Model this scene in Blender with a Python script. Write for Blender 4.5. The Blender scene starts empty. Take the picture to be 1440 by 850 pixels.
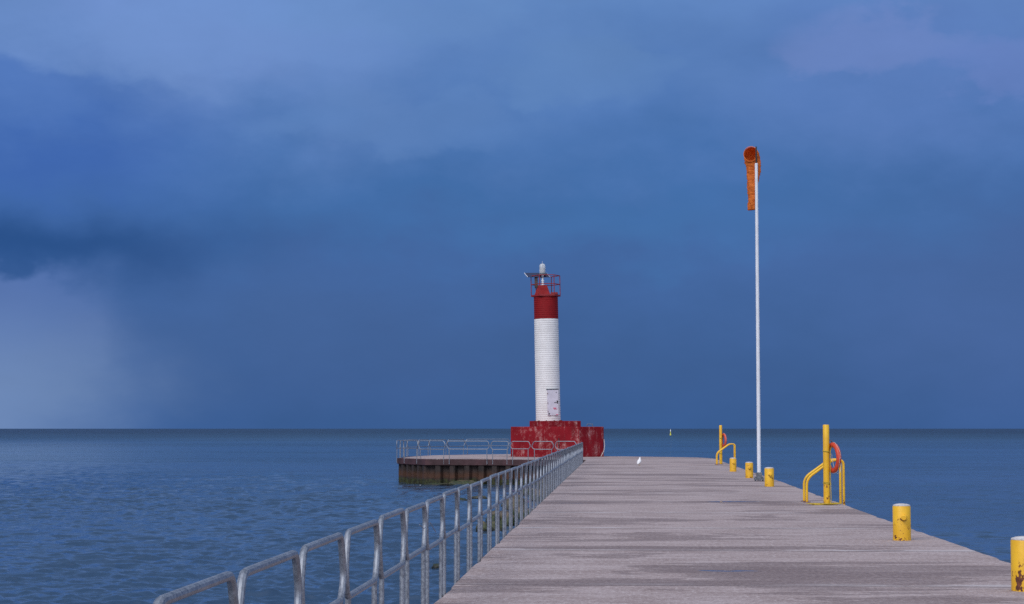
import bpy, bmesh, math, random
import numpy as np
from mathutils import Vector, Matrix, noise
random.seed(7)
S = bpy.context.scene
COL = S.collection
R = math.radians

# ------------------------------------------------------------------ mesh helpers
class MB:
    def __init__(self):
        self.v = []; self.f = []
    def add(self, vs, fs):
        n = len(self.v)
        self.v += [tuple(p) for p in vs]
        self.f += [tuple(i + n for i in f) for f in fs]
        return self
    def box(self, lo, hi, M=None):
        x0, y0, z0 = lo; x1, y1, z1 = hi
        vs = [Vector(p) for p in ((x0,y0,z0),(x1,y0,z0),(x1,y1,z0),(x0,y1,z0),(x0,y0,z1),(x1,y0,z1),(x1,y1,z1),(x0,y1,z1))]
        if M: vs = [M @ p for p in vs]
        return self.add(vs, [(3,2,1,0),(4,5,6,7),(0,1,5,4),(1,2,6,5),(2,3,7,6),(3,0,4,7)])
    def prism(self, poly, z0, z1, poly2=None):
        n = len(poly); q = poly2 or poly
        vs = [(p[0], p[1], z0) for p in poly] + [(p[0], p[1], z1) for p in q]
        fs = [tuple(range(n-1, -1, -1)), tuple(range(n, 2*n))]
        fs += [(i, (i+1) % n, n + (i+1) % n, n + i) for i in range(n)]
        return self.add(vs, fs)
    def lathe(self, prof, seg=24, c=(0,0,0), M=None):
        vs = []; fs = []
        for r, z in prof:
            for k in range(seg):
                a = 2*math.pi*k/seg
                vs.append(Vector((c[0] + r*math.cos(a), c[1] + r*math.sin(a), c[2] + z)))
        for i in range(len(prof)-1):
            for k in range(seg):
                fs.append((i*seg+k, i*seg+(k+1) % seg, (i+1)*seg+(k+1) % seg, (i+1)*seg+k))
        fs.append(tuple(range(seg-1, -1, -1))); fs.append(tuple(range((len(prof)-1)*seg, len(prof)*seg)))
        if M: vs = [M @ p for p in vs]
        return self.add(vs, fs)
    def tube(self, pts, rad, seg=10, closed=False):
        P = [Vector(p) for p in pts]; n = len(P)
        if not hasattr(rad, '__len__'): rad = [rad]*n
        vs = []; fs = []; N = None
        for i in range(n):
            if closed: T = (P[(i+1) % n] - P[i-1])
            else: T = P[min(i+1, n-1)] - P[max(i-1, 0)]
            T = T.normalized()
            if N is None:
                a = Vector((0,0,1)) if abs(T.z) < .9 else Vector((0,1,0))
                N = T.cross(a).normalized()
            else:
                N = (N - T*N.dot(T)).normalized()
            B = T.cross(N)
            for k in range(seg):
                t = 2*math.pi*k/seg
                vs.append(P[i] + (N*math.cos(t) + B*math.sin(t))*rad[i])
        m = n if closed else n-1
        for i in range(m):
            j = (i+1) % n
            for k in range(seg):
                fs.append((i*seg+k, i*seg+(k+1) % seg, j*seg+(k+1) % seg, j*seg+k))
        if not closed:
            fs.append(tuple(range(seg-1, -1, -1))); fs.append(tuple(range((n-1)*seg, n*seg)))
        return self.add(vs, fs)
    def build(self, name, mat, parent=None, loc=(0,0,0), smooth=True, bevel=0.0, sharp=35):
        me = bpy.data.meshes.new(name)
        me.from_pydata(self.v, [], self.f)
        bm = bmesh.new(); bm.from_mesh(me)
        bmesh.ops.recalc_face_normals(bm, faces=bm.faces)
        if bevel > 0:
            es = [e for e in bm.edges if len(e.link_faces) == 2 and e.calc_face_angle(0) > R(30)]
            bmesh.ops.bevel(bm, geom=es, offset=bevel, segments=2, affect='EDGES', profile=.6)
        for f in bm.faces: f.smooth = smooth
        if smooth:
            for e in bm.edges:
                if len(e.link_faces) == 2 and e.calc_face_angle(0) > R(sharp): e.smooth = False
        bm.to_mesh(me); bm.free()
        if mat: me.materials.append(mat)
        o = bpy.data.objects.new(name, me); COL.objects.link(o)
        o.location = loc
        if parent: o.parent = parent
        return o

def fillet(pts, r, n=5, closed=False):
    P = [Vector(p) for p in pts]; out = []; m = len(P)
    for i in range(m):
        if not closed and i in (0, m-1): out.append(P[i]); continue
        a, b, c = P[i-1], P[i], P[(i+1) % m]
        d1 = (a-b); d2 = (c-b)
        q = min(r, d1.length*.45, d2.length*.45)
        p0 = b + d1.normalized()*q; p1 = b + d2.normalized()*q
        for k in range(n+1):
            t = k/n
            out.append(p0*(1-t)**2 + b*(2*t*(1-t)) + p1*t*t)
    return out

def tag(o, label=None, cat=None, group=None, kind=None):
    if label: o['label'] = label
    if cat: o['category'] = cat
    if group: o['group'] = group
    if kind: o['kind'] = kind
    return o
def empty(name, loc, label=None, cat=None, group=None):
    o = bpy.data.objects.new(name, None); COL.objects.link(o)
    o.location = loc; o.empty_display_size = .2
    return tag(o, label, cat, group)
def copy_tree(o, parent=None):
    c = o.copy(); COL.objects.link(c)
    if parent: c.parent = parent
    for ch in list(o.children): copy_tree(ch, c)
    return c

# ------------------------------------------------------------------ node helpers
class NT:
    def __init__(self, tree): self.t = tree; self.n = tree.nodes; self.l = tree.links
    def node(self, typ, **kw):
        n = self.n.new(typ)
        for k, v in kw.items(): setattr(n, k, v)
        return n
    def put(self, sock, val):
        if hasattr(val, 'is_output') or isinstance(val, bpy.types.NodeSocket): self.l.new(val, sock)
        else:
            if sock.type == 'RGBA' and len(val) == 3: val = (*val, 1)
            sock.default_value = val
    def math(self, op, a, b=0.0, c=0.0, clamp=False):
        n = self.node('ShaderNodeMath', operation=op, use_clamp=clamp)
        self.put(n.inputs[0], a); self.put(n.inputs[1], b); self.put(n.inputs[2], c)
        return n.outputs[0]
    def mix(self, fac, a, b, mode='MIX'):
        n = self.node('ShaderNodeMix', data_type='RGBA', blend_type=mode)
        self.put(n.inputs[0], fac); self.put(n.inputs[6], a); self.put(n.inputs[7], b)
        return n.outputs[2]
    def ramp(self, fac, lo, hi, a=0.0, b=1.0, smooth=True):
        n = self.node('ShaderNodeMapRange', interpolation_type='SMOOTHSTEP' if smooth else 'LINEAR')
        self.put(n.inputs[0], fac); self.put(n.inputs[1], lo); self.put(n.inputs[2], hi)
        self.put(n.inputs[3], a); self.put(n.inputs[4], b)
        return n.outputs[0]
    def noise(self, vec, scale, detail=4, rough=.55, dist=0.0):
        n = self.node('ShaderNodeTexNoise')
        self.put(n.inputs['Vector'], vec); n.inputs['Scale'].default_value = scale
        n.inputs['Detail'].default_value = detail; n.inputs['Roughness'].default_value = rough
        n.inputs['Distortion'].default_value = dist
        return n.outputs[0]
    def vscale(self, vec, s):
        n = self.node('ShaderNodeVectorMath', operation='MULTIPLY')
        self.put(n.inputs[0], vec); n.inputs[1].default_value = s
        return n.outputs[0]
    def obj(self): return self.node('ShaderNodeTexCoord').outputs['Object']
    def pos(self): return self.node('ShaderNodeNewGeometry').outputs['Position']
    def sep(self, v):
        n = self.node('ShaderNodeSeparateXYZ'); self.put(n.inputs[0], v); return n.outputs
    def bump(self, h, strength=.3, dist=.01, normal=None):
        n = self.node('ShaderNodeBump'); self.put(n.inputs['Height'], h)
        n.inputs['Strength'].default_value = strength; n.inputs['Distance'].default_value = dist
        if normal: self.l.new(normal, n.inputs['Normal'])
        return n.outputs[0]

def material(name):
    m = bpy.data.materials.new(name); m.use_nodes = True
    N = NT(m.node_tree); b = m.node_tree.nodes['Principled BSDF']
    return m, N, b

def simple(name, col, rough=.5, metal=0.0, var=.12, scale=9.0, bump=0.0):
    m, N, b = material(name)
    v = N.obj()
    f = N.ramp(N.noise(v, scale, 5), .3, .7)
    N.put(b.inputs['Base Color'], N.mix(f, [c*(1-var) for c in col], [min(1, c*(1+var)) for c in col]))
    N.put(b.inputs['Roughness'], N.ramp(N.noise(v, scale*2.3, 3), .3, .7, rough-.07, rough+.07))
    b.inputs['Metallic'].default_value = metal
    if bump: N.put(b.inputs['Normal'], N.bump(N.noise(v, scale*5, 4), bump, .004))
    return m

def mat_deck():
    m, N, b = material('weathered_concrete')
    p = N.pos()
    big = N.noise(p, .22, 4, .55)
    mid = N.noise(N.vscale(p, (.55, 1.0, 1)), 1.3, 6, .65)
    fine = N.noise(N.vscale(p, (1, .4, 1)), 17, 5, .72)
    speck = N.noise(p, 46, 4, .75)
    c = N.mix(N.ramp(mid, .32, .68), (.275, .205, .192), (.425, .345, .335))
    c = N.mix(N.ramp(big, .35, .7, 0, .55), c, (.385, .300, .285))
    c = N.mix(N.ramp(N.noise(N.vscale(p, (.3, 1, 1)), 3.2, 5, .7), .46, .66, 0, .55), c, (.250, .180, .165))
    c = N.mix(N.ramp(fine, .50, .64, .0, .6), c, (.52, .45, .435))
    c = N.mix(N.ramp(fine, .47, .36, 0, .55), c, (.21, .155, .145))
    c = N.mix(N.ramp(speck, .52, .66, 0, .75), c, (.17, .13, .125))
    c = N.mix(N.ramp(speck, .46, .34, 0, .6), c, (.55, .47, .47))
    # damp patches lying across the deck, with puddles at their deepest
    w1 = N.noise(N.vscale(p, (.20, .55, 1)), .62, 6, .58, .6)
    w2 = N.noise(N.vscale(p, (.45, 1.3, 1)), .55, 5, .6, .3)
    s = N.sep(p)
    wet = N.math('ADD', N.math('MULTIPLY', w1, .7), N.math('MULTIPLY', w2, .3))
    # the middle of the slabs is lower on the far stretch, so it stays damp longer
    damp = N.math('ADD', N.ramp(wet, .530, .543, 0, .70), N.ramp(wet, .56, .60, 0, .30))
    pud = N.ramp(wet, .640, .660)
    # transverse construction joints every 6.1 m, with pale scoured lips
    k = N.math('MODULO', N.math('ADD', s[1], 103.6), 6.1)
    jn = N.math('LESS_THAN', N.math('ABSOLUTE', N.math('SUBTRACT', k, 3.0)), .035)
    lip = N.ramp(N.math('ABSOLUTE', N.math('SUBTRACT', k, 3.2)), .0, .22, .55, 0)
    c = N.mix(N.math('MULTIPLY', lip, N.ramp(N.noise(p, .8, 3), .35, .6)), c, (.56, .53, .54))
    c = N.mix(N.math('MULTIPLY', jn, .75), c, (.10, .085, .085))
    c = N.mix(N.math('MULTIPLY', damp, .72), c, N.mix(N.ramp(fine, .4, .6), (.120, .078, .070), (.180, .124, .112)))
    c = N.mix(N.math('MULTIPLY', pud, .6), c, (.10, .085, .085))
    N.put(b.inputs['Base Color'], c)
    r = N.ramp(damp, 0, 1, .9, .68)
    r = N.math('MULTIPLY', r, N.ramp(pud, 0, 1, 1, .12))
    N.put(b.inputs['Roughness'], r)
    h = N.math('ADD', N.math('MULTIPLY', fine, .6), N.math('MULTIPLY', speck, .4))
    h = N.math('MULTIPLY', h, N.math('SUBTRACT', 1.0, pud))
    N.put(b.inputs['Normal'], N.bump(h, .35, .012))
    return m

def mat_galv():
    m, N, b = material('galvanised_steel')
    v = N.pos()
    a = N.noise(v, 34, 4, .7); g = N.noise(v, 3.2, 4, .6)
    c = N.mix(N.ramp(a, .36, .64), (.205, .22, .25), (.33, .36, .405))
    c = N.mix(N.ramp(g, .45, .70, 0, .6), c, (.36, .39, .44))
    c = N.mix(N.ramp(N.noise(v, 11, 5, .7), .62, .76, 0, .35), c, (.14, .12, .115))
    N.put(b.inputs['Base Color'], c)
    N.put(b.inputs['Roughness'], N.ramp(a, .3, .7, .42, .62))
    b.inputs['Metallic'].default_value = .7
    N.put(b.inputs['Normal'], N.bump(a, .25, .004))
    return m

def mat_yellow():
    m, N, b = material('chipped_yellow_paint')
    v = N.pos(); o = N.sep(v)
    n = N.noise(v, 5.5, 7, .66); f = N.noise(v, 22, 5, .7)
    c = N.mix(N.ramp(N.noise(v, 2.5, 4), .3, .7), (.72, .385, .012), (.86, .50, .02))
    c = N.mix(N.ramp(f, .55, .75, 0, .5), c, (.55, .30, .02))
    low = N.ramp(o[2], .0, .55, .075, 0)              # paint is knocked off more near the deck
    k = N.math('ADD', N.math('ADD', N.math('MULTIPLY', n, .75), N.math('MULTIPLY', f, .25)), low)
    chip = N.ramp(k, .635, .652)
    c = N.mix(chip, c, N.mix(N.ramp(f, .4, .6), (.055, .018, .012), (.20, .055, .02)))
    N.put(b.inputs['Base Color'], c)
    N.put(b.inputs['Roughness'], N.ramp(chip, 0, 1, .42, .85))
    N.put(b.inputs['Normal'], N.bump(N.math('SUBTRACT', N.math('MULTIPLY', f, .3), chip), .3, .004))
    return m

def mat_red_block():
    m, N, b = material('peeling_red_paint_on_concrete')
    v = N.pos(); st = N.vscale(v, (1, 1, .16))
    n = N.noise(v, 1.6, 7, .68); g = N.noise(st, 4.2, 6, .68); f = N.noise(v, 13, 5, .7)
    c = N.mix(N.ramp(N.noise(v, .7, 4), .3, .7), (.185, .006, .012), (.265, .010, .018))
    k = N.math('ADD', N.math('ADD', N.math('MULTIPLY', n, .42), N.math('MULTIPLY', g, .33)), N.math('MULTIPLY', f, .25))
    worn = N.ramp(k, .495, .60)
    c = N.mix(N.math('MULTIPLY', worn, .62), c, (.52, .26, .25))
    bare = N.ramp(k, .575, .62)
    c = N.mix(N.math('MULTIPLY', bare, .8), c, (.62, .50, .48))
    dirt = N.ramp(N.noise(st, 2.1, 5, .6), .55, .75, 0, .55)
    c = N.mix(dirt, c, (.11, .012, .015))
    N.put(b.inputs['Base Color'], c)
    b.inputs['Roughness'].default_value = .8; b.inputs['Specular IOR Level'].default_value = .15
    N.put(b.inputs['Normal'], N.bump(k, .4, .02))
    return m

def mat_siding(name, ca, cb, dirtc, amt):
    m, N, b = material(name)
    v = N.pos(); st = N.vscale(v, (1, 1, .12))
    c = N.mix(N.ramp(N.noise(v, 1.2, 5), .3, .7), ca, cb)
    c = N.mix(N.ramp(N.noise(st, 3.5, 6, .65), .52, .74, 0, amt), c, dirtc)
    c = N.mix(N.ramp(N.noise(v, 9, 5, .7), .62, .72, 0, amt), c, dirtc)
    N.put(b.inputs['Base Color'], c); b.inputs['Roughness'].default_value = .6; b.inputs['Specular IOR Level'].default_value = .2
    return m

def mat_piles():
    m, N, b = material('rusted_sheet_piling')
    v = N.pos(); z = N.sep(v)[2]; st = N.vscale(v, (1, 1, .18))
    g = N.noise(st, 3.2, 6, .7); n = N.noise(v, 2.2, 6, .68)
    c = N.mix(N.ramp(g, .32, .68), (.008, .006, .006), (.046, .030, .027))
    c = N.mix(N.ramp(n, .5, .72, 0, .7), c, (.066, .043, .037))
    zr = N.math('ADD', z, N.math('MULTIPLY', N.math('SUBTRACT', n, .5), .55))
    rust = N.math('MULTIPLY', N.ramp(zr, -1.24, -1.0), N.ramp(zr, -.98, -.62, 1, 0))
    c = N.mix(N.math('MULTIPLY', rust, .55), c, (.10, .034, .010))
    alg = N.ramp(zr, -1.28, -1.12, 1, 0)
    c = N.mix(N.math('MULTIPLY', alg, .9), c, N.mix(N.ramp(N.noise(v, 7, 5), .35, .65), (.010, .012, .006), (.045, .055, .010)))
    N.put(b.inputs['Base Color'], c); b.inputs['Roughness'].default_value = .8
    N.put(b.inputs['Normal'], N.bump(n, .5, .03))
    return m

def mat_rock():
    m, N, b = material('algae_covered_rock')
    v = N.pos(); z = N.sep(v)[2]; nz = N.sep(N.node('ShaderNodeNewGeometry').outputs['Normal'])[2]
    n = N.noise(v, 3.5, 6, .65)
    c = N.mix(N.ramp(n, .35, .65), (.05, .038, .028), (.16, .12, .075))
    zr = N.math('ADD', z, N.math('MULTIPLY', N.math('SUBTRACT', n, .5), .5))
    alg = N.math('MULTIPLY', N.ramp(zr, -1.30, -1.05, 1, 0), N.ramp(N.noise(v, 1.1, 3), .36, .52, .35, 1))
    c = N.mix(alg, c, N.mix(N.ramp(N.noise(v, 9, 5), .35, .65), (.010, .017, .005), (.042, .058, .012)))
    c = N.mix(N.ramp(z, -1.47, -1.36, .85, 0), c, (.010, .012, .010))
    N.put(b.inputs['Base Color'], c); b.inputs['Roughness'].default_value = .55
    N.put(b.inputs['Normal'], N.bump(N.noise(v, 14, 6, .7), .6, .03))
    return m

def mat_water():
    m, N, b = material('lake_water')
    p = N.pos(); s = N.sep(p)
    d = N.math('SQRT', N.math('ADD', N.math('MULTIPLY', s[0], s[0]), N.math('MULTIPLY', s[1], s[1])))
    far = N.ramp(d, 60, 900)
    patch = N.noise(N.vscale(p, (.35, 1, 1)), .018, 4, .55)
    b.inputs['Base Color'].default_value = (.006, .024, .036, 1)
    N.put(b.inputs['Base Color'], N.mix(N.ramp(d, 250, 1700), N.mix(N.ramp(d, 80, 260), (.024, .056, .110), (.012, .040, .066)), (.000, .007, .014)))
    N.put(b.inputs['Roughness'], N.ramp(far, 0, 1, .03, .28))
    b.inputs['IOR'].default_value = 1.33
    h1 = N.noise(N.vscale(p, (.75, 1, 1)), 2.6, 5, .6)
    h2 = N.noise(N.vscale(p, (.6, 1, 1)), .45, 4, .55)
    h3 = N.noise(N.vscale(p, (.5, 1, 1)), .14, 3, .6)
    gust = N.noise(N.vscale(p, (.45, 1, 1)), .30, 3, .6)
    h1 = N.math('MULTIPLY', h1, N.ramp(gust, .36, .62, .35, 1.5))
    h = N.math('ADD', N.math('MULTIPLY', h1, N.ramp(d, 30, 140, .05, .16)), N.math('MULTIPLY', h2, N.ramp(d, 30, 160, .06, .75)))
    h = N.math('ADD', h, N.math('MULTIPLY', h3, N.math('ADD', N.ramp(d, 60, 400, 0, 1.6), N.ramp(d, 400, 1500, 0, 3))))
    # cat's-paws: ruffled and smoother patches of the lake
    h = N.math('MULTIPLY', h, N.ramp(patch, .38, .62, .55, 1.15))
    N.put(b.inputs['Normal'], N.bump(h, 1.0, .75))
    return m

def mat_fabric():
    m, N, b = material('orange_nylon')
    v = N.pos()
    n = N.noise(N.vscale(v, (1, 1, 2.6)), 7, 5, .6)
    c = N.mix(N.ramp(n, .3, .7), (.76, .165, .018), (.95, .290, .042))
    c = N.mix(N.ramp(N.noise(v, 3, 4), .55, .75, 0, .5), c, (.62, .12, .015))
    N.put(b.inputs['Base Color'], c); b.inputs['Roughness'].default_value = .7
    N.put(b.inputs['Normal'], N.bump(n, .6, .05))
    tr = N.node('ShaderNodeBsdfTranslucent'); N.put(tr.inputs['Color'], c)
    ms = N.node('ShaderNodeMixShader'); ms.inputs[0].default_value = .35
    N.l.new(b.outputs[0], ms.inputs[1]); N.l.new(tr.outputs[0], ms.inputs[2])
    N.l.new(ms.outputs[0], m.node_tree.nodes['Material Output'].inputs['Surface'])
    return m

def mat_glass():
    m, N, b = material('clear_lens_plastic')
    b.inputs['Base Color'].default_value = (.92, .95, .97, 1)
    b.inputs['Transmission Weight'].default_value = .55
    b.inputs['Roughness'].default_value = .16; b.inputs['IOR'].default_value = 1.4
    return m

M = dict(
    deck=mat_deck(), galv=mat_galv(), yellow=mat_yellow(), redblock=mat_red_block(),
    white=mat_siding('white_lap_siding', (.72, .71, .70), (.82, .81, .80), (.50, .46, .43), .35),
    redsid=mat_siding('red_lap_siding', (.20, .006, .009), (.27, .009, .012), (.11, .006, .008), .5),
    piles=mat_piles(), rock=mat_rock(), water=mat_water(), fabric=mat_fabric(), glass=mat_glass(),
    cap=simple('maroon_cap_steel', (.060, .026, .030), .75, 0, .35, 1.4, .3),
    redsteel=simple('red_painted_steel', (.24, .010, .013), .6, 0, .2, 6),
    polewhite=simple('white_pole_paint', (.72, .74, .78), .38, 0, .06, 3),
    door=simple('lavender_white_door_paint', (.66, .63, .70), .5, 0, .07, 3),
    dark=simple('dark_grease', (.03, .028, .03), .7),
    greysteel=simple('grey_cast_steel', (.15, .165, .185), .55, .4, .3, 14, .3),
    capgrey=simple('worn_pale_cap', (.50, .47, .46), .8, 0, .25, 16, .4),
    rust=simple('rusty_plate', (.14, .045, .022), .85, 0, .45, 20, .5),
    ring=simple('faded_orange_red_plastic', (.62, .060, .022), .5, 0, .15, 5),
    rope=simple('pale_rope', (.55, .50, .46), .8, 0, .2, 30),
    yrope=simple('yellow_rope', (.46, .33, .035), .8, 0, .3, 30),
    panel=simple('solar_cells', (.016, .022, .060), .5, 0, .25, 14),
    alu=simple('bright_aluminium', (.75, .76, .78), .4, .3, .08),
    wood=simple('brown_box_paint', (.075, .050, .045), .7, 0, .3),
    gull=simple('white_feathers', (.80, .80, .80), .8, 0, .04, 30),
    wing=simple('pale_grey_feathers', (.58, .59, .62), .8, 0, .06, 30),
    beak=simple('yellow_beak', (.55, .35, .05), .5),
    pink=simple('pink_spray_paint', (.60, .07, .16), .5),
    buoyy=simple('yellow_green_buoy_paint', (.55, .55, .06), .5),
    buoyw=simple('white_buoy_paint', (.80, .80, .78), .5),
    foam=simple('white_foam', (.72, .75, .78), .9, 0, .12, 12),
)
WZ = -1.5   # water level; the deck is z = 0

# ------------------------------------------------------------------ pier (deck and lighthouse platform in one slab)
outline = [(-1.89,-40),(5.2,-40),(5.2,36.2),(5.30,50),(5.42,63),(5.45,81),(5.54,100),(5.62,109),(5.55,112.4),(4.74,116.2),
           (2.4,118.6),(-.50,120.6),(-1.6,122.5),(-2.4,126.5),(-3.5,130.2),(-7.6,130.4),(-10.4,128.5),(-12.4,124.5),(-13.3,119.7),(-13.2,113.4),
           (-11.2,109.6),(-7.8,109.25),(-1.96,107.2)]
# worn, slightly uneven lips along both long edges
er = random.Random(9); worn = []
for a, b in zip(outline, outline[1:]+outline[:1]):
    worn.append(a); L = math.hypot(b[0]-a[0], b[1]-a[1])
    if abs(b[1]-a[1]) > 10:
        y0, n_ = a[1], int(L/.45)
        for k in range(1, n_):
            t = (k+er.uniform(-.3,.3))/n_; yy = a[1]+(b[1]-a[1])*t
            j = (er.uniform(-.022,.006) if er.random() < .8 else er.uniform(-.06,-.02)) * (1 if a[0] > 0 else -.6)
            if yy > 5: worn.append((a[0]+(b[0]-a[0])*t + j, yy))
pier = MB().prism(worn, -3.0, 0.0).build('pier', M['deck'], smooth=False, bevel=.03)
tag(pier, kind='structure')

# sheet-pile wall round the platform
wl_path = [(-2.4,126.5),(-3.5,130.2),(-7.6,130.4),(-10.4,128.5),(-12.4,124.5),(-13.3,119.7),(-13.2,113.4),(-11.2,109.6),(-7.8,109.25),(-1.99,107.2)]
def offset_poly(path, d):
    P = [Vector((p[0], p[1])) for p in path]; out = []
    for i, p in enumerate(P):
        ns = []
        if i > 0: e = (p-P[i-1]).normalized(); ns.append(Vector((-e.y, e.x)))
        if i < len(P)-1: e = (P[i+1]-p).normalized(); ns.append(Vector((-e.y, e.x)))
        n = sum(ns, Vector((0,0))) / len(ns)
        n = n / max(.5, n.length_squared)
        out.append(p - n*d)      # walking anticlockwise, outside is to the right
    return out
def resample(path, step):
    out = []
    for a, b in zip(path[:-1], path[1:]):
        a = Vector(a); b = Vector(b); L = (b-a).length; n = max(1, int(L/step))
        for k in range(n): out.append(a + (b-a)*(k/n))
    out.append(Vector(path[-1])); return out
wall = empty('sheet_pile_wall', (-7.8,109.0,WZ), 'rusty brown sheet-pile wall with green algae at its foot, carrying the lighthouse platform', 'retaining wall')
inv = Vector((7.8,-109.0,-WZ))
o0 = offset_poly(wl_path, -.04); o1 = offset_poly(wl_path, .36)
mb = MB()
for i in range(len(o0)-1):
    q = [o0[i], o0[i+1], o1[i+1], o1[i]]
    ztop = -.015 if i < 99 else 0
    mb.prism([(p.x+inv.x, p.y+inv.y) for p in q], -.36+inv.z, ztop+inv.z)
mb.build('cap_beam', M['cap'], wall, smooth=False, bevel=.012)
prof = []; sacc = 0.0
pp = offset_poly(wl_path, .03)
for a, b in zip(pp[:-1], pp[1:]):
    L = (b-a).length; e = (b-a)/L; out = Vector((e.y, -e.x)); n_ = max(1, round(L/.86)); per = L/n_
    for k in range(n_):
        for t, dd in ((.02,0),(.36,0),(.50,.27),(.84,.27),(.98,0)):
            prof.append(a + e*(per*(k+t)) + out*dd)
vs = []
for p in prof:
    vs += [(p.x+inv.x, p.y+inv.y, -.345+inv.z), (p.x+inv.x, p.y+inv.y, -3+inv.z)]
fs = [(2*i, 2*i+1, 2*i+3, 2*i+2) for i in range(len(prof)-1)]
pil = MB().add(vs, fs).build('pile_panel', M['piles'], wall, smooth=False)
sm = pil.modifiers.new('thickness', 'SOLIDIFY'); sm.thickness = .02

# ------------------------------------------------------------------ tube railings
def loop_pts(L, z1, z0, rnd):
    a0, a1 = rnd.uniform(.09,.15), rnd.uniform(.09,.15); b0, b1 = rnd.uniform(.07,.13), rnd.uniform(.07,.13)
    g = .034; zb0 = z0 + (z1-z0)*rnd.uniform(.35,.60); zb1 = z0 + (z1-z0)*rnd.uniform(.35,.60)
    P = [(g+a0,0,z1),(L-g-a1,0,z1),(L-g,0,zb1),(L-g-b1,0,z0),(g+b0,0,z0),(g,0,zb0)]
    return P, (g+b0+.05, L-g-b1-.05)
def rail_panel(parent, a, b, r, legbot, sub, rnd, name='rail_panel', lens=1):
    """one bent-tube panel from a to b (xy, relative to the parent), standing on two legs"""
    a = Vector((*a, 0)); b = Vector((*b, 0)); L = (b-a).length; d = (b-a)/L
    z1, z0 = 1.07-r+rnd.uniform(-.012,.012), .585+rnd.uniform(-.02,.02)
    P, lx = loop_pts(L, z1, z0, rnd)
    W = lambda p: a + d*p[0] + Vector((0,0,p[2]))
    mb = MB().tube(fillet([W(p) for p in P], .085, 5, True), r, 10, True)
    legs = []
    for x in lx:
        p = a + d*x
        legs.append([p+Vector((0,0,z0)), p+Vector((0,0,legbot))])
    if not sub:
        for q in legs: mb.tube(q, r*.92, 8)
    o = mb.build(name, M['galv'], parent)
    if sub:
        for q in legs:
            MB().tube(q, r*.94, 10).build('leg', M['galv'], o)
    return o
rnd = random.Random(5)
rail = empty('pier_railing', (-1.925, 0, 0), 'long galvanised tube railing running along the left edge of the pier towards the lighthouse', 'railing')
y = 0.25
joints = []
while y < 98.2: joints.append(y); y += 1.83
joints += [98.95] if joints[-1] < 97.5 else []
for i in range(len(joints)-1):
    f = joints[i]/99.0
    xa = -.055*f**1.0; xb = -.055*joints[i+1]/99.0
    rail_panel(rail, (xa, joints[i]+rnd.uniform(-.03,.03)), (xb, joints[i+1]), .0245, -.42, joints[i] < 45, rnd)
# a thin loose wire between two of the panels
MB().tube([(-.0,17.9,.86),(0,18.3,.80),(0,18.9,.83),(0,19.5,.70)], .004, 5).build('loose_wire', M['galv'], rail)

prail = empty('platform_railing', (-7.8,109.05,0), 'thin galvanised tube railing enclosing the low platform left of the lighthouse base', 'railing')
off = offset_poly(wl_path, .40)
fx = [(-13.095,112.39),(-11.955,110.245),(-10.20,109.08),(-7.58,108.785),(-6.40,108.37),(-5.14,107.92),(-3.78,107.45),(-2.44,106.98)]
rel = lambda p: (p[0]+7.8, p[1]-109.05)
for a, b in zip(fx[:-1], fx[1:]):
    rail_panel(prail, rel(a), rel(b), .0235, -.30, False, rnd)
def run(pts, step):
    for a, b in zip(pts[:-1], pts[1:]):
        a = Vector(a); b = Vector(b); n = max(1, round((b-a).length/step))
        for k in range(n):
            rail_panel(prail, rel(a+(b-a)*(k/n)), rel(a+(b-a)*((k+1)/n)), .0245, -.30, False, rnd)
run([tuple(off[6]), tuple(off[5]), tuple(off[4])], 2.4)
run([tuple(off[4]), tuple(off[3]), tuple(off[2]), tuple(off[1])], 2.6)

# ------------------------------------------------------------------ lighthouse
LB = Vector((-4.0,120.0,0))
lh = empty('lighthouse', LB, 'slim white and red ribbed lighthouse on a peeling red block at the pier head', 'lighthouse')
oct_ = [(-5.76,117.1),(-2.56,117.2),(-1.06,118.95),(-1.06,121.3),(-2.5,122.9),(-5.6,122.9),(-6.92,121.2),(-6.92,118.2)]
MB().prism([(x-LB.x, yy-LB.y) for x, yy in oct_], -.02, 1.90).build('base_block', M['redblock'], lh, smooth=False, bevel=.035)
sq = []
for k in range(4):
    a = R(-90-12.3+90*k); sq.append((-.17+1.71*math.cos(a), .0+1.71*math.sin(a)))
MB().prism(sq, 1.89, 2.27).build('plinth', M['redblock'], lh, smooth=False, bevel=.03)
TB = Vector((-.61, 0, 2.26)); LEAN = R(-1.06)
def tower_part(mb, name, mat, **kw):
    o = mb.build(name, mat, lh, loc=TB, **kw); o.rotation_euler = (0, LEAN, 0); return o
def ribs(z0, z1, r0, r1, pitch):
    prof = []; n = round((z1-z0)/pitch)
    for i in range(n):
        for t, dr in ((0,.010),(.12,.016),(.80,.003),(.92,0.0)):
            z = z0 + (i+t)*(z1-z0)/n; q = (z-z0)/(z1-z0)
            prof.append((r0+(r1-r0)*q + dr, z))
    prof.append((r1, z1)); return prof
tower_part(MB().lathe(ribs(0, 6.57, .785, .772, .137), 48), 'tower_shaft', M['white'], sharp=60)
tower_part(MB().lathe(ribs(6.572, 8.02, .772, .77, .137), 48), 'red_band', M['redsid'], sharp=60)
for k in range(10):   # hold-down nuts and lugs round the shaft foot
    a = 2*math.pi*k/10+.2
    mb = MB().box((-.05,-.035,.0),(.05,.035,.05), Matrix.Translation((.86*math.cos(a), .86*math.sin(a), 0)) @ Matrix.Rotation(a, 4, 'Z'))
    tower_part(mb, 'anchor_lug', M['rust'], smooth=False)
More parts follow.
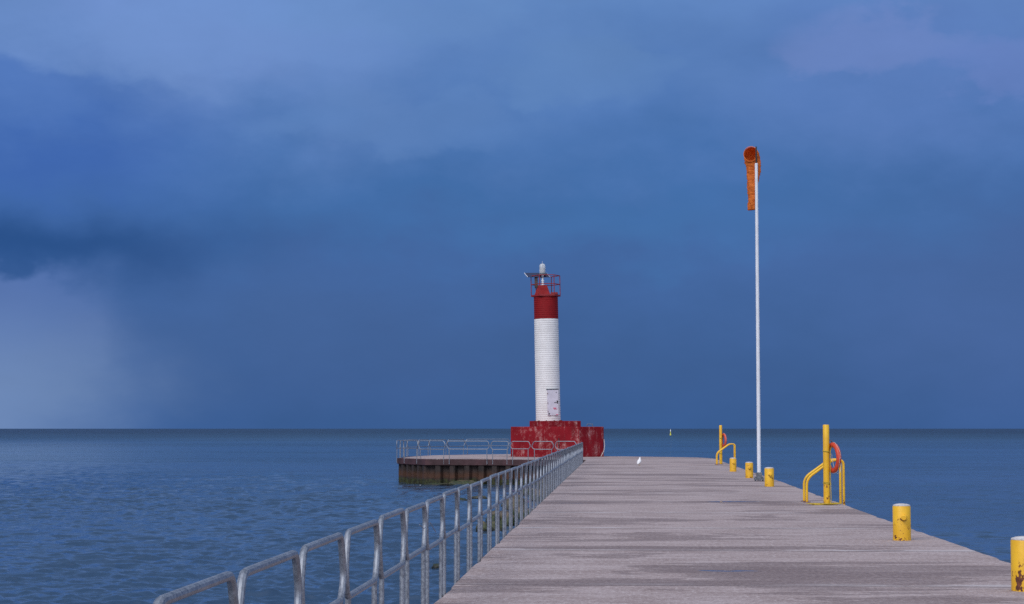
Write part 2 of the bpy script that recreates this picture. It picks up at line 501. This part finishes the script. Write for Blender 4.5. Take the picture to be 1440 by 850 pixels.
# door, flat leaf facing the camera side
DA = R(-90+26)
DM = Matrix.Rotation(DA+R(90), 4, 'Z')      # local -Y faces out
door = MB().box((-.365,-.835,.36),(.365,-.60,2.0), DM)
door = tower_part(door, 'door', M['door'], smooth=False, bevel=.012)
def dpt(x, z, y=-.838): return DM @ Vector((x, y, z))
MB().box((-.40,-.852,2.0),(.40,-.62,2.045), DM).build('lintel', M['greysteel'], door, smooth=False)
sq_ = random.Random(3)
def scribble(name, mat, cx, cz, w, h, n, r):
    pts = [dpt(cx-w/2+w*i/n, cz+h*.5*math.sin(i*1.9+sq_.uniform(-.6,.6))) for i in range(n+1)]
    MB().tube(fillet(pts, .05, 3), r, 5).build(name, M[mat], door)
MB().tube([dpt(.22,1.86), dpt(.22,1.80)], .022, 6).build('keyhole', M['dark'], door)
scribble('dark_scrawl', 'dark', .20, 1.17, .26, .10, 9, .012)
scribble('dark_scrawl', 'dark', .30, 1.20, .08, .22, 5, .022)
scribble('dark_scrawl', 'dark', -.30, .44, .10, .14, 5, .020)
scribble('pink_scrawl', 'pink', .10, .80, .20, .13, 8, .016)
scribble('pink_scrawl', 'pink', .15, .76, .26, .07, 8, .011)
scribble('pink_scrawl', 'pink', .26, .40, .16, .05, 5, .018)
MB().box((-.40,-.852,2.0),(.40,-.62,2.045), DM).build('lintel', M['greysteel'], door, smooth=False)
for zz in (.6, 1.15, 1.75): MB().tube([dpt(-.372,zz-.06,-.84), dpt(-.372,zz+.06,-.84)], .016, 6).build('hinge', M['rust'], door)
# gallery
hexa = [(.965*math.cos(R(8+60*k)), .965*math.sin(R(8+60*k))) for k in range(6)]
gal = tower_part(MB().prism(hexa, 8.02, 8.13), 'gallery_floor', M['redsteel'], smooth=False, bevel=.01)
mb = MB()
for h in (1.24, .68):
    mb.tube([(x*.97, yy*.97, 8.13+h) for x, yy in hexa], .026, 8, True)
mb.build('handrail', M['redsteel'], gal)
for x, yy in hexa:
    MB().tube([(x*.97, yy*.97, 8.12), (x*.97, yy*.97, 8.13+1.24)], .026, 8).build('post', M['redsteel'], gal)
cb = [(-.20+.50*sx, -.05+.50*sy) for sx, sy in ((-1,-1),(1,-1),(1,1),(-1,1))]
ct = [(-.18+.27*sx, -.05+.27*sy) for sx, sy in ((-1,-1),(1,-1),(1,1),(-1,1))]
tower_part(MB().prism(cb, 8.13, 8.76, ct), 'lantern_pedestal', M['redsid'], smooth=False, bevel=.015)
tower_part(MB().box((.33,-.45,8.13),(.78,.35,8.27)), 'hatch', M['redsteel'], smooth=False, bevel=.015)
tower_part(MB().lathe([(.14,8.76),(.14,8.80),(.078,8.81),(.078,9.02),(.10,9.03),(.10,9.09),(.062,9.10),(.062,9.22),(.085,9.24),(.085,9.42),(.15,9.44)], 16, (-.18,-.05,0)), 'mast', M['polewhite'])
bea = tower_part(MB().lathe([(.17,9.42),(.235,9.45),(.235,9.53),(.21,9.56)], 20, (-.18,-.05,0)), 'beacon', M['greysteel'])
MB().lathe([(.19,9.56),(.195,9.62),(.195,10.0),(.18,10.08),(.14,10.14),(.06,10.17)], 24, (-.18,-.05,0)).build('lens', M['glass'], bea)
MB().lathe([(.10,9.57),(.115,9.60),(.115,9.86),(.12,9.88),(.12,9.90),(.02,9.92),(.02,10.05)], 16, (-.18,-.05,0)).build('lamp_core', M['greysteel'], bea)
MB().tube([(-.18,-.05,10.15),(-.18,-.05,10.31)], .012, 6).build('bird_spike', M['alu'], bea)
# solar panel on its bracket
zr = 9.43; A = Vector((-1.36,.10,zr+.16)); B = Vector((.06,.10+.35,zr+.16)); D = Vector((.235,-.50,-.31))
A -= D*.0
nrm = (B-A).cross(D).normalized()
if nrm.z < 0: nrm = -nrm
def slab(a, e1, e2, t0, t1):
    vs = [a+nrm*t0, a+e1+nrm*t0, a+e1+e2+nrm*t0, a+e2+nrm*t0]; vs += [p+nrm*(t1-t0) for p in vs]
    return MB().add(vs, [(0,1,2,3),(4,5,6,7),(0,1,5,4),(1,2,6,5),(2,3,7,6),(3,0,4,7)])
e1 = B-A
sol = tower_part(slab(A, e1, D, 0, .02), 'solar_panel', M['panel'], smooth=False)
mb = MB()
for p, q in ((A+e1, A+e1+D), (A+D, A)):
    MB().tube([p+nrm*.01, q+nrm*.01], .022, 4).build('panel_frame', M['alu'], sol, smooth=False)
mb = MB()
c = A+e1*.55+D*.5
mb.tube([c-nrm*.03, Vector((-.62,.02,9.05)), Vector((-.62,.02,8.13))], .03, 8)
mb.tube([c-nrm*.03, Vector((-.20,-.05,9.2))], .022, 8)
tower_part(mb, 'panel_bracket', M['redsteel'])
tower_part(MB().box((-.70,-.20,8.60),(-.50,.10,9.30)), 'battery_box', M['wood'], smooth=False, bevel=.01)
# fittings on the base block
o = MB().tube(fillet([(1.90,-1.1,1.88),(1.90,-1.1,2.07),(2.26,-1.1,2.07),(2.26,-1.1,1.88)], .06), .018, 8).build('handle', M['greysteel'], lh)
MB().tube([(2.98,-1.2,1.1),(3.02,-1.25,.7),(2.96,-1.35,.35),(2.78,-1.5,.02)], .02, 8).build('hose', M['rope'], lh)
MB().tube([(.16,-2.85,1.18),(.16,-2.85,.55)], .025, 8).build('conduit', M['dark'], lh)

# ------------------------------------------------------------------ windsock and its pole
PX, PY = 4.70, 63.81
wp = empty('windsock_pole', (PX,PY,0), 'tall thin white pole on a bolted grey foot, holding up the orange windsock', 'pole')
MB().lathe([(.066,.02),(.066,.3),(.064,3),(.058,7),(.052,10.86)], 20).build('pole', M['polewhite'], wp)
MB().lathe([(.0,10.86),(.026,10.861),(.026,11.42),(.018,11.44)], 10).build('top_rod', M['dark'], wp)
foot = MB().box((-.095,-.095,.075),(.095,.095,.30)).box((-.16,-.16,.045),(.16,.16,.075)).build('foot', M['greysteel'], wp, smooth=False, bevel=.012)
for sx in (-1,1):
    for sy in (-1,1):
        MB().tube([(sx*.125,sy*.125,-.01),(sx*.125,sy*.125,.15)], .02, 6).lathe([(.036,.075),(.036,.105)], 6, (sx*.125,sy*.125,0)).build('anchor_bolt', M['greysteel'], foot, smooth=False)
sc_ = Vector((4.52, PY+.10, 11.20))
ws = empty('windsock', sc_, 'limp orange windsock hanging from its hoop at the top of the white pole', 'windsock')
RM = Matrix.Rotation(R(-22), 4, 'Z')
hoop = [RM @ Vector((.25*math.cos(t), 0, .25*math.sin(t))) for t in [2*math.pi*k/32 for k in range(32)]]
MB().tube(hoop, .013, 8, True).build('hoop', M['fabric'], ws)
for t in (-.12, .12):
    MB().tube([RM @ Vector((.22,0,t)), Vector((PX-sc_.x, PY-sc_.y, t))], .012, 6).build('hoop_arm', M['dark'], ws)
secs = []; nz = 46; wr = random.Random(11)
for i in range(nz+1):
    t = i/nz
    if t < .16:
        s = t/.16; ang = s*R(90)
        cpt = Vector((0, .02+.22*math.sin(ang), -.02-.22*(1-math.cos(ang)))); dirv = Vector((0, math.cos(ang), -math.sin(ang)))
        rad = .255+.015*s
    else:
        s = (t-.16)/.84; cpt = Vector((-.03*s, .24-.02*s, -.24-1.68*s)); dirv = Vector((0,0,-1)); rad = .285-.08*s**.8-.065*s
    secs.append((cpt, dirv, rad, s if t >= .16 else 0, t))
vs = []; seg = 40
for (cpt, dirv, rad, s, t) in secs:
    side = Vector((1,0,0)); up = side.cross(dirv).normalized()
    for k in range(seg):
        a = 2*math.pi*k/seg
        q = cpt + side*math.cos(a)*rad + up*math.sin(a)*rad*(1 if t < .16 else .72)
        w = noise.noise(Vector((math.cos(a)*1.6, math.sin(a)*1.6, q.z*7.0)))*.028 + noise.noise(Vector((math.cos(a)*3, math.sin(a)*3, q.z*19)))*.012
        w += noise.noise(Vector((math.cos(a)*.8+4, math.sin(a)*.8, q.z*2.3)))*.075
        w += .010*math.sin(q.z*2*math.pi/.105 + 2.2*noise.noise(Vector((math.cos(a)*.9, math.sin(a)*.9, q.z*2))))
        w *= min(1, t*8)
        n_ = (q-cpt).normalized()
        q = q + n_*w
        vs.append(RM @ q)
fs = [(i*seg+k, i*seg+(k+1) % seg, (i+1)*seg+(k+1) % seg, (i+1)*seg+k) for i in range(nz) for k in range(seg)]
sk = MB().add(vs, fs).build('sock', M['fabric'], ws, sharp=80)
sm = sk.modifiers.new('thickness', 'SOLIDIFY'); sm.thickness = .006

# ------------------------------------------------------------------ bollards
def rust_patch(root, ang, z, w, h, seed):
    mb = MB(); n_ = 26; ok = []
    for i in range(n_):
        for j in range(n_):
            u, v = (i+.5)/n_*2-1, (j+.5)/n_*2-1
            if 1.0 - math.hypot(u, v) + 1.3*noise.noise(Vector((u*2.1, v*2.1, seed))) + .5*noise.noise(Vector((u*6, v*6, seed))) > .42: ok.append((i, j))
    for i, j in ok:
        q = []
        for di, dj in ((0,0),(1,0),(1,1),(0,1)):
            a = ang + ((i+di)/n_*2-1)*w/.146; q.append((.1474*math.cos(a), .1474*math.sin(a), max(.004, z + ((j+dj)/n_*2-1)*h)))
        mb.add(q, [(0,1,2,3)])
    if ok: mb.build('rust_patch', M['rust'], root)
def bollard():
    root = empty('bollard', (0,0,0))
    MB().lathe([(.145,-.01),(.147,.02),(.145,.05),(.145,.545),(.140,.556)], 32).build('shaft', M['yellow'], root)
    MB().lathe([(.138,.556),(.142,.560),(.138,.574),(.09,.590),(.03,.597)], 32).build('cap', M['capgrey'], root)
    mb = MB().lathe([(.044,0),(.046,.02),(.046,.115),(.036,.125)], 14, M=Matrix.Translation((.025,-.13,.375)) @ Matrix.Rotation(R(90),4,'X') @ Matrix.Rotation(R(-12),4,'Y'))
    mb.build('pin', M['yellow'], root)
    MB().tube(fillet([(-.05,-.148,.36),(-.01,-.155,.325),(.05,-.150,.335)], .03), .010, 6).build('rust_scar', M['rust'], root)
    return root
G5 = 'yellow mooring bollards along the right edge of the pier'
spots = [(4.44,20.96,'nearest yellow bollard with rust chips, cut off by the right edge of the photo', 1.0),
         (4.49,30.27,'yellow bollard with a stub pin, standing alone between the cut-off bollard and the ladder hoops', .98),
         (4.58,57.97,'squat yellow bollard standing just in front of and right of the windsock pole foot', 1.0),
         (4.65,67.91,'squat yellow bollard just behind and left of the windsock pole foot', .98),
         (4.67,77.96,'farthest squat yellow bollard, in front of the far ladder hoop', .97)]
B0 = bollard()
for i, (x, yy, lab, s) in enumerate(spots):
    o = B0 if i == 0 else copy_tree(B0)
    o.location = (x, yy, 0); o.rotation_euler.z = R((8, 0, 4, -3, 6)[i]); o.scale = (s, s, s)
    tag(o, lab, 'bollard', G5)
    if i == 0: near_b = o
    if i == 1: next_b = o
rust_patch(near_b, R(-90-38), .13, .060, .13, 2.3)
rust_patch(next_b, R(-90-52), .060, .040, .035, 8.2)

# ------------------------------------------------------------------ life-ring posts, rings, ladders
def post():
    root = empty('life_ring_post', (0,0,0))
    MB().lathe([(.076,-.01),(.076,1.0),(.074,1.855),(.066,1.872)], 24).build('pole', M['yellow'], root)
    MB().prism([(.13*math.cos(R(60*k)), .13*math.sin(R(60*k))) for k in range(6)], -.005, .02).build('base_plate', M['rust'], root, smooth=False)
    mb = MB()
    for z in (1.24, 1.255, .49, .505, .53):
        mb.tube([(.082*math.cos(a), .082*math.sin(a), z+.012*math.sin(a+z*9)) for a in [2*math.pi*k/20 for k in range(20)]], .007, 6, True)
    mb.build('rope_wrap', M['yrope'], root)
    MB().tube([(.078,.0,1.50),(.12,.02,1.50),(.145,.03,1.46)], .014, 6).build('hook', M['greysteel'], root)
    return root
def ring():
    root = empty('life_ring', (0,0,0))
    n = 40; mb = MB()
    mb.tube([(0, .30*math.cos(2*math.pi*k/n), .30*math.sin(2*math.pi*k/n)) for k in range(n)], .058, 14, True)
    mb.build('float', M['ring'], root)
    mb = MB()
    pts = []
    for k in range(33):   # grab line lying along the rim, drooping between its fixings
        a = 2*math.pi*k/32; q = .362 + .006*math.sin(k*math.pi/4)**2
        pts.append((.012*math.sin(k), q*math.cos(a), q*math.sin(a)))
    mb.tube(pts[:-1], .005, 6, True)
    mb.build('grab_line', M['rope'], root)
    return root
def ladder(inner, outer):
    root = empty('pier_ladder', (0,0,0))
    for s in (-.34, .34):
        pts = fillet([(0,s,-.01),(0,s,.57),(inner,s,1.02),(outer,s,1.02),(outer,s,-2.4)], .17, 6)
        h = MB().tube(pts, .031, 12).build('handrail', M['yellow'], root)
        MB().lathe([(.085,-.003),(.085,.014),(.05,.018)], 14, (0,s,0)).build('flange', M['rust'], h)
    mb = MB()
    for k in range(7): MB().tube([(outer,-.34,-.25-.3*k),(outer,.34,-.25-.3*k)], .018, 8).build('rung', M['yellow'], root)
    return root
p0 = post(); p0.location = (4.81,44.05,0); tag(p0, 'tall yellow post with rope wraps, nearer of the two life ring posts', 'post', 'life ring posts')
p1 = copy_tree(p0); p1.location = (5.03,94.0,0); p1.rotation_euler.z = R(20); p1.scale = (1,1,1.04); tag(p1, 'tall yellow post far down the pier, beside the far ladder hoop', 'post', 'life ring posts')
r0 = ring(); r0.location = (4.965,44.06,1.10); r0.rotation_euler = (R(3),0,R(20)); tag(r0, 'orange-red life ring with white cord on the nearer yellow post', 'life ring', 'life rings')
r1 = copy_tree(r0); r1.location = (5.18,94.02,1.19); r1.rotation_euler = (0,0,R(16)); tag(r1, 'orange-red life ring hanging on the far yellow post', 'life ring', 'life rings')
l0 = ladder(.62,.885); l0.location = (4.50,45.90,0); tag(l0, 'pair of yellow ladder hoops over the pier edge behind the nearer life ring post', 'ladder', 'pier ladders')
l1 = copy_tree(l0); l1.location = (4.78,93.1,0); tag(l1, 'pair of yellow ladder hoops over the pier edge beside the far life ring', 'ladder', 'pier ladders')
# throw line: coil at the post foot, up the post, over to the ring
pts = []
for k in range(60):
    a = k/60*2*math.pi*3.2; q = .12+.06*math.sin(k*.7)+.10*k/60
    pts.append((4.72+q*1.5*math.cos(a), 43.98+q*.6*math.sin(a), .012+.012*(k//19)))
pts += [(4.86,43.955,.02),(4.905,43.985,.10),(4.90,43.99,.40),(4.897,44.0,.9),(4.90,44.0,1.25),(4.93,44.05,1.36)]
tag(MB().tube(pts, .009, 6).build('throw_line', M['yrope']), 'thin yellow line coiled at the foot of the nearer life ring post', 'rope')
pts = [(4.93,44.05,1.20),(4.97,44.02,.92),(5.03,44.05,.76),(5.10,44.1,.72),(5.16,44.2,.80),(5.17,44.25,.98)]
tag(MB().tube(fillet(pts, .12, 6), .006, 6).build('cord', M['rope']), 'pale cord sagging in a loop below the nearer life ring', 'rope')

# ------------------------------------------------------------------ gull
gr = empty('gull', (.91,89.9,0), 'white gull standing on the far deck of the pier, right of the lighthouse', 'gull')
sp = [(-.135,0,.085,.012),(-.11,0,.105,.028),(-.06,0,.15,.060),(-.01,0,.195,.080),(.03,0,.24,.076),(.052,0,.285,.056),(.06,0,.325,.042),(.068,0,.355,.043),(.085,0,.373,.036),(.102,0,.377,.016)]
MB().tube([p[:3] for p in sp], [p[3]*(1.2 if p[2] < .3 else 1.05) for p in sp], 14).build('body', M['gull'], gr)
for s in (-1,1):
    w = [(.03,s*.064,.25,.03),(-.03,s*.072,.20,.036),(-.09,s*.052,.14,.024),(-.165,s*.02,.08,.006)]
    MB().tube([p[:3] for p in w], [p[3] for p in w], 8).build('wing', M['wing'], gr)
    lg = MB().tube([(.01,s*.03,.16),(.0,s*.03,.08),(.012,s*.03,.004)], .006, 6)
    for a in (-25,0,25): lg.tube([(.01,s*.03,.005),(.01+.05*math.cos(R(a)),s*.03+.05*math.sin(R(a)),.004)], .005, 5)
    lg.build('leg', M['beak'], gr)
MB().tube([(.10,0,.375),(.125,0,.370),(.147,0,.360)], [.012,.010,.003], 8).build('beak', M['beak'], gr)
gr.rotation_euler.z = R(62)

# ------------------------------------------------------------------ buoy
by = empty('buoy', (24.5,912,WZ), 'tiny yellow and white buoy far out on the lake near the horizon', 'buoy')
MB().lathe([(.30,-.6),(.42,-.1),(.42,.25),(.30,.5),(.22,1.2),(.16,1.9)], 16).build('float', M['buoyy'], by)
MB().lathe([(.16,1.9),(.24,1.92),(.20,2.5),(.05,2.9),(.03,3.2)], 12).build('topmark', M['buoyw'], by)

# ------------------------------------------------------------------ rocks
GR = 'algae-covered rocks at the foot of the pier'
def make_rock(seed, w, d, h):
    bm = bmesh.new(); bmesh.ops.create_icosphere(bm, subdivisions=4, radius=1)
    o = Vector((seed*3.7, seed*1.9, seed*.77))
    for v in bm.verts:
        n = v.co.normalized()
        k = 1 + .30*noise.noise(n*1.1+o) + .14*noise.noise(n*2.6+o) + .05*noise.noise(n*6+o)
        p = n*k
        p.z = math.copysign(abs(p.z)**.8, p.z)
        v.co = Vector((p.x*w, p.y*d, p.z*h))
    for f in bm.faces: f.smooth = True
    me = bpy.data.meshes.new('rock'); bm.to_mesh(me); bm.free(); me.materials.append(M['rock'])
    ob = bpy.data.objects.new('rock', me); COL.objects.link(ob); return ob
special = [(-7.2,84.8,.30,.14,'low green rock awash, left of a paired one in the open water by the railing'),(-6.55,87.0,.42,.16,'low green rock awash, right of a paired one in the open water by the railing'),
           (-4.35,59.8,.26,.30,'dark algae rock awash seen between the rails, with a twin to its right'),(-4.0,60.5,.28,.28,'dark algae rock awash seen between the rails, with a twin to its left'),
           (-4.3,44.2,.16,.10,'small wet rock awash in the water just beyond the nearest rails'),
           (-9.0,108.2,.85,.30,'rounded green mound against the foot of the sheet-pile wall'),(-10.6,108.3,.75,.14,'flat dark green mound against the foot of the sheet-pile wall')]
k = 0
for x, yy, w, h, lab in special:
    o = make_rock(k, w, w*.9, h); o.location = (x, yy, WZ); k += 1; tag(o, lab, 'rock', GR)
rr = random.Random(21); spots_r = []
while len(spots_r) < 30:
    yy = rr.uniform(60, 105); x = -2.3-rr.random()**1.6*2.2
    if all((x-a)**2+((yy-b)*.8)**2 > .9 for a, b in spots_r): spots_r.append((x, yy))
for x, yy in spots_r:
    o = make_rock(k, rr.uniform(.30,.58), rr.uniform(.3,.55), rr.uniform(.18,.55)); o.location = (x, yy, WZ+rr.uniform(-.05,.06)); o.rotation_euler.z = rr.uniform(0,6); k += 1
    tag(o, 'mossy rip-rap rock in the water along the foot of the pier behind the railing', 'rock', GR)

# small broken foam by the rocks
mb = MB(); fr = random.Random(4)
def foam_patch(cx, cy, n, sx, sy):
    for _ in range(n):
        x = cx+fr.gauss(0, sx); yy = cy+fr.gauss(0, sy); w = fr.uniform(.012,.035); h = fr.uniform(.002,.006); m_ = 10
        vs = [(x+w*2.6*math.cos(2*math.pi*i/m_)*fr.uniform(.7,1.2), yy+w*math.sin(2*math.pi*i/m_)*fr.uniform(.7,1.2), WZ-.02) for i in range(m_)] + [(x, yy, WZ+h+.02)]
        mb.add(vs, [(i, (i+1) % m_, m_) for i in range(m_)] + [tuple(range(m_-1,-1,-1))])
foam_patch(-4.35,44.2,5,.12,.10); foam_patch(-11.4,108.3,4,.5,.2)
tag(mb.build('foam', M['foam']), kind='stuff')

# ------------------------------------------------------------------ water: real waves near, ripples in the bump
rng = np.random.default_rng(12)
az = np.concatenate([np.arange(-180,-36,3.0), np.arange(-36,-19.5,.35), np.arange(-19.5,13.0,.06), np.arange(13,30,.35), np.arange(30,180.1,3.0)])
az = np.radians(az); rr_ = [4.0]
for lim, g in ((28,.011),(90,.0022),(200,.0036),(900,.008),(60000,.25)):
    while rr_[-1] < lim: rr_.append(rr_[-1]*(1+g))
rr_ = np.array(rr_)
Rg, Ag = np.meshgrid(rr_, az, indexing='ij')
X = Rg*np.sin(Ag); Y = Rg*np.cos(Ag); Z = np.zeros_like(X); DX = np.zeros_like(X); DY = np.zeros_like(X)
space = Rg*np.where(Rg < 28, .011, np.where(Rg < 90, .0022, np.where(Rg < 200, .0036, .008)))
for i in range(70):
    lam = .22*(1.8/.22)**rng.random(); th = R(-115)+rng.normal(0, .75)
    k_ = 2*np.pi/lam; amp = .0080*lam**.9
    fade = np.clip((lam/space-1.6)/2.0, 0, 1)
    ph = k_*(X*np.cos(th)+Y*np.sin(th)) + rng.random()*6.283
    Z += amp*fade*np.cos(ph); s = amp*fade*np.sin(ph)*.9
    DX -= s*np.cos(th); DY -= s*np.sin(th)
lee = .55 + .45/(1+np.exp((X-3)*.5)) + .45/(1+np.exp(-(X-45)*.12))     # sheltered strip right of the pier
env = (.85+.35*np.sin(X*.11+1)*np.sin(Y*.053+X*.041))*np.minimum(lee, 1)
Z *= env; X += DX*env; Y += DY*env; Z += WZ
nr, na = X.shape
co = np.stack([X, Y, Z], -1).reshape(-1, 3).astype(np.float32)
i0 = (np.arange(nr-1)[:,None]*na + np.arange(na-1)[None,:]).ravel()
quads = np.stack([i0, i0+na, i0+na+1, i0+1], -1).astype(np.int32)
me = bpy.data.meshes.new('water')
me.vertices.add(len(co)); me.vertices.foreach_set('co', co.ravel())
me.loops.add(quads.size); me.loops.foreach_set('vertex_index', quads.ravel())
me.polygons.add(len(quads)); me.polygons.foreach_set('loop_start', np.arange(0, quads.size, 4, dtype=np.int32))
me.polygons.foreach_set('use_smooth', np.ones(len(quads), dtype=bool))
me.update(calc_edges=True); me.validate()
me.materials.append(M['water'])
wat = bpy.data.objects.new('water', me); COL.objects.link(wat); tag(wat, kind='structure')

# ------------------------------------------------------------------ sky: overcast storm front ahead, brighter cloud overhead and behind
SUN_EL, SUN_AZ = 38.0, 213.0        # azimuth clockwise from +Y: behind and to the left of the camera
w = bpy.data.worlds.new('World'); S.world = w; w.use_nodes = True
N = NT(w.node_tree)
bg = w.node_tree.nodes['Background']; bg.inputs['Strength'].default_value = .1
sky = N.node('ShaderNodeTexSky', sky_type='NISHITA', sun_disc=False)
sky.sun_elevation = R(SUN_EL); sky.sun_rotation = R(SUN_AZ); sky.air_density = 1.2; sky.dust_density = 1.5
dirv = N.node('ShaderNodeTexCoord').outputs['Generated']
d = N.sep(dirv)
U = N.math('MULTIPLY', N.math('ARCTAN2', d[0], d[1]), 180/math.pi)     # azimuth, degrees, 0 along the pier
V = N.math('MULTIPLY', N.math('ARCSINE', d[2]), 180/math.pi)           # elevation, degrees
# ragged cloud edges
dn = N.vscale(dirv, (1, 1, 1.9))
nA = N.math('SUBTRACT', N.noise(dn, 9, 6, .55), .5); nB = N.math('SUBTRACT', N.noise(N.vscale(dirv, (1.3,1,2.2)), 13, 6, .55), .5)
Uw = N.math('ADD', U, N.math('MULTIPLY', nA, 9.0)); Vw = N.math('ADD', V, N.math('MULTIPLY', nB, 5.0))
def lin(c):
    return tuple(((x/255)/12.92 if x/255 <= .04045 else ((x/255+.055)/1.055)**2.4)*10 for x in c)
n = N.node('ShaderNodeValToRGB'); cr = n.color_ramp
N.put(n.inputs[0], N.math('DIVIDE', Vw, 30.0, clamp=True))
stops = [(0,(54,91,145)),(2.5,(55,93,149)),(5.0,(60,98,157)),(7.0,(60,105,166)),(9.5,(76,117,178)),(13,(93,132,190)),(18,(92,120,165)),(30,(104,126,160))]
SC = 1.0
cr.elements[0].position = 0; cr.elements[1].position = 1
while len(cr.elements) < len(stops): cr.elements.new(.5)
for e, (v_, c_) in zip(cr.elements, stops):
    e.position = v_/30
for e, (v_, c_) in zip(cr.elements, stops):
    e.color = (*[x/10 for x in lin(c_)], 1)
col = N.mix(1.0, n.outputs[0], (10,10,10), 'MULTIPLY')
def pix(x, yy): return ((x-720)/2620*180/math.pi - 3.31, (603-yy)/2620*180/math.pi)
def blob(col, x, yy, sx, sy, c, a, uu=Uw, vv=Vw):
    u0, v0 = pix(x, yy); su = sx/45.7; sv = sy/45.7
    qa = N.math('DIVIDE', N.math('SUBTRACT', uu, u0), su); qb = N.math('DIVIDE', N.math('SUBTRACT', vv, v0), sv)
    r2 = N.math('ADD', N.math('MULTIPLY', qa, qa), N.math('MULTIPLY', qb, qb))
    g = N.math('MULTIPLY', N.math('EXPONENT', N.math('MULTIPLY', r2, -1.0)), a)
    return N.mix(g, col, lin(c))
col = blob(col, 230, 40, 330, 130, (116,147,208), .75)
# dark blue cloud bank on the left with a billowing upper edge
nC = N.math('SUBTRACT', N.noise(N.vscale(dirv, (1,1,1.5)), 21, 5, .5), .5)
Ve = N.math('ADD', N.math('ADD', V, N.math('MULTIPLY', U, .10)), N.math('MULTIPLY', nC, 3.6))
e0 = pix(0,112)[1] + pix(0,0)[0]*.10
bank = N.math('MULTIPLY', N.ramp(Ve, e0-.35, e0+.40, 1, 0), N.ramp(U, pix(120,0)[0], pix(430,0)[0], 1, 0))
bank = N.math('MULTIPLY', bank, N.ramp(V, pix(0,330)[1], pix(0,200)[1], .2, 1))
col = N.mix(N.math('MULTIPLY', bank, .75), col, lin((72,112,182)))
col = blob(col, 40, 235, 190, 75, (56,98,174), .8)
col = blob(col, 1330, 90, 330, 130, (94,124,190), .5)
def puff(col, x, yy, sx, sy, c, a, lo=.25, hi=1.5):      # like blob, with a ragged cloud edge
    u0, v0 = pix(x, yy); su = sx/45.7; sv = sy/45.7
    uu = N.math('ADD', U, N.math('MULTIPLY', nC2, 5.0)); vv = N.math('ADD', V, N.math('MULTIPLY', nC2, 3.2))
    qa = N.math('DIVIDE', N.math('SUBTRACT', uu, u0), su); qb = N.math('DIVIDE', N.math('SUBTRACT', vv, v0), sv)
    r2 = N.math('ADD', N.math('MULTIPLY', qa, qa), N.math('MULTIPLY', qb, qb))
    return N.mix(N.ramp(r2, lo, hi, a, 0), col, lin(c))
nC2 = N.math('SUBTRACT', N.noise(N.vscale(dirv, (1,1,1.7)), 24, 5, .55), .5)
col = puff(col, 1230, 72, 130, 42, (114,136,196), .50)
col = puff(col, 1420, 112, 120, 38, (110,132,196), .45)
col = puff(col, 560, 178, 190, 44, (92,130,188), .55)
col = puff(col, 820, 108, 130, 42, (96,134,188), .40)
col = puff(col, 330, 60, 260, 60, (112,148,208), .35)
col = puff(col, 560, 20, 200, 40, (104,142,196), .30)
col = blob(col, 900, 310, 330, 45, (62,110,168), .5)
col = blob(col, 1420, 430, 260, 190, (66,98,156), .7)
# pale rain curtain low on the left, with a billowing top edge under a dark shelf
Vr = N.math('ADD', V, N.math('MULTIPLY', nC, 3.6))
rlo = N.ramp(U, pix(60,0)[0], pix(270,0)[0], pix(0,404)[1], pix(0,640)[1])      # the curtain frays out softly to the right
rain = N.math('MULTIPLY', N.ramp(Uw, pix(0,0)[0], pix(350,0)[0], .88, 0), N.ramp(Vr, rlo, pix(0,378)[1], 1, 0))
col = blob(col, 40, 354, 300, 46, (32,76,136), 1.0, N.math('ADD', U, N.math('MULTIPLY', nA, 5.0)), N.math('ADD', V, N.math('MULTIPLY', nC, 2.0)))
col = N.mix(rain, col, N.mix(N.ramp(V, pix(0,560)[1], pix(0,390)[1]), lin((112,140,186)), lin((86,116,176))))
col = blob(col, 470, 470, 240, 120, (66,97,152), .4)
# soft mottling of the cloud deck
mot = N.math('ADD', N.math('MULTIPLY', nA, .26), N.math('MULTIPLY', N.math('SUBTRACT', N.noise(N.vscale(dirv, (1,1,2.6)), 26, 6, .55), .5), .07))
nm = N.node('ShaderNodeVectorMath', operation='SCALE'); N.l.new(col, nm.inputs[0]); N.put(nm.inputs['Scale'], N.math('ADD', 1.0, mot))
col = nm.outputs[0]
# brighter broken overcast overhead and behind
dt = N.math('ADD', N.math('MULTIPLY', d[1], -.62), N.math('MULTIPLY', d[2], .78))
dt = N.math('ADD', dt, N.math('MULTIPLY', nA, .18))
br = N.ramp(dt, .05, .95)
col = N.mix(br, col, (10.6, 11.4, 13.6))
mixn = N.mix(.975, sky.outputs[0], col)
N.put(bg.inputs['Color'], mixn)

sl = bpy.data.lights.new('sun', 'SUN'); sl.energy = 1.3; sl.angle = R(22); sl.color = (1.0, .93, .86)
so = bpy.data.objects.new('sun', sl); COL.objects.link(so)
el, az_ = R(SUN_EL), R(SUN_AZ)
tosun = Vector((math.sin(az_)*math.cos(el), math.cos(az_)*math.cos(el), math.sin(el)))
so.rotation_euler = tosun.to_track_quat('Z', 'Y').to_euler()
so.location = (0, -5, 30)

# ------------------------------------------------------------------ camera
cam = bpy.data.cameras.new('camera'); co_ = bpy.data.objects.new('camera', cam); COL.objects.link(co_)
cam.sensor_fit = 'HORIZONTAL'; cam.sensor_width = 36; cam.lens = 2620/1440*36
cam.clip_start = .1; cam.clip_end = 100000
co_.location = (0,0,1.78); co_.rotation_euler = (R(90+3.8866), 0, R(3.3127))
S.camera = co_
S.view_settings.view_transform = 'Standard'; S.view_settings.look = 'None'
S.view_settings.exposure = 0; S.view_settings.gamma = 1
S.cycles.use_denoising = False
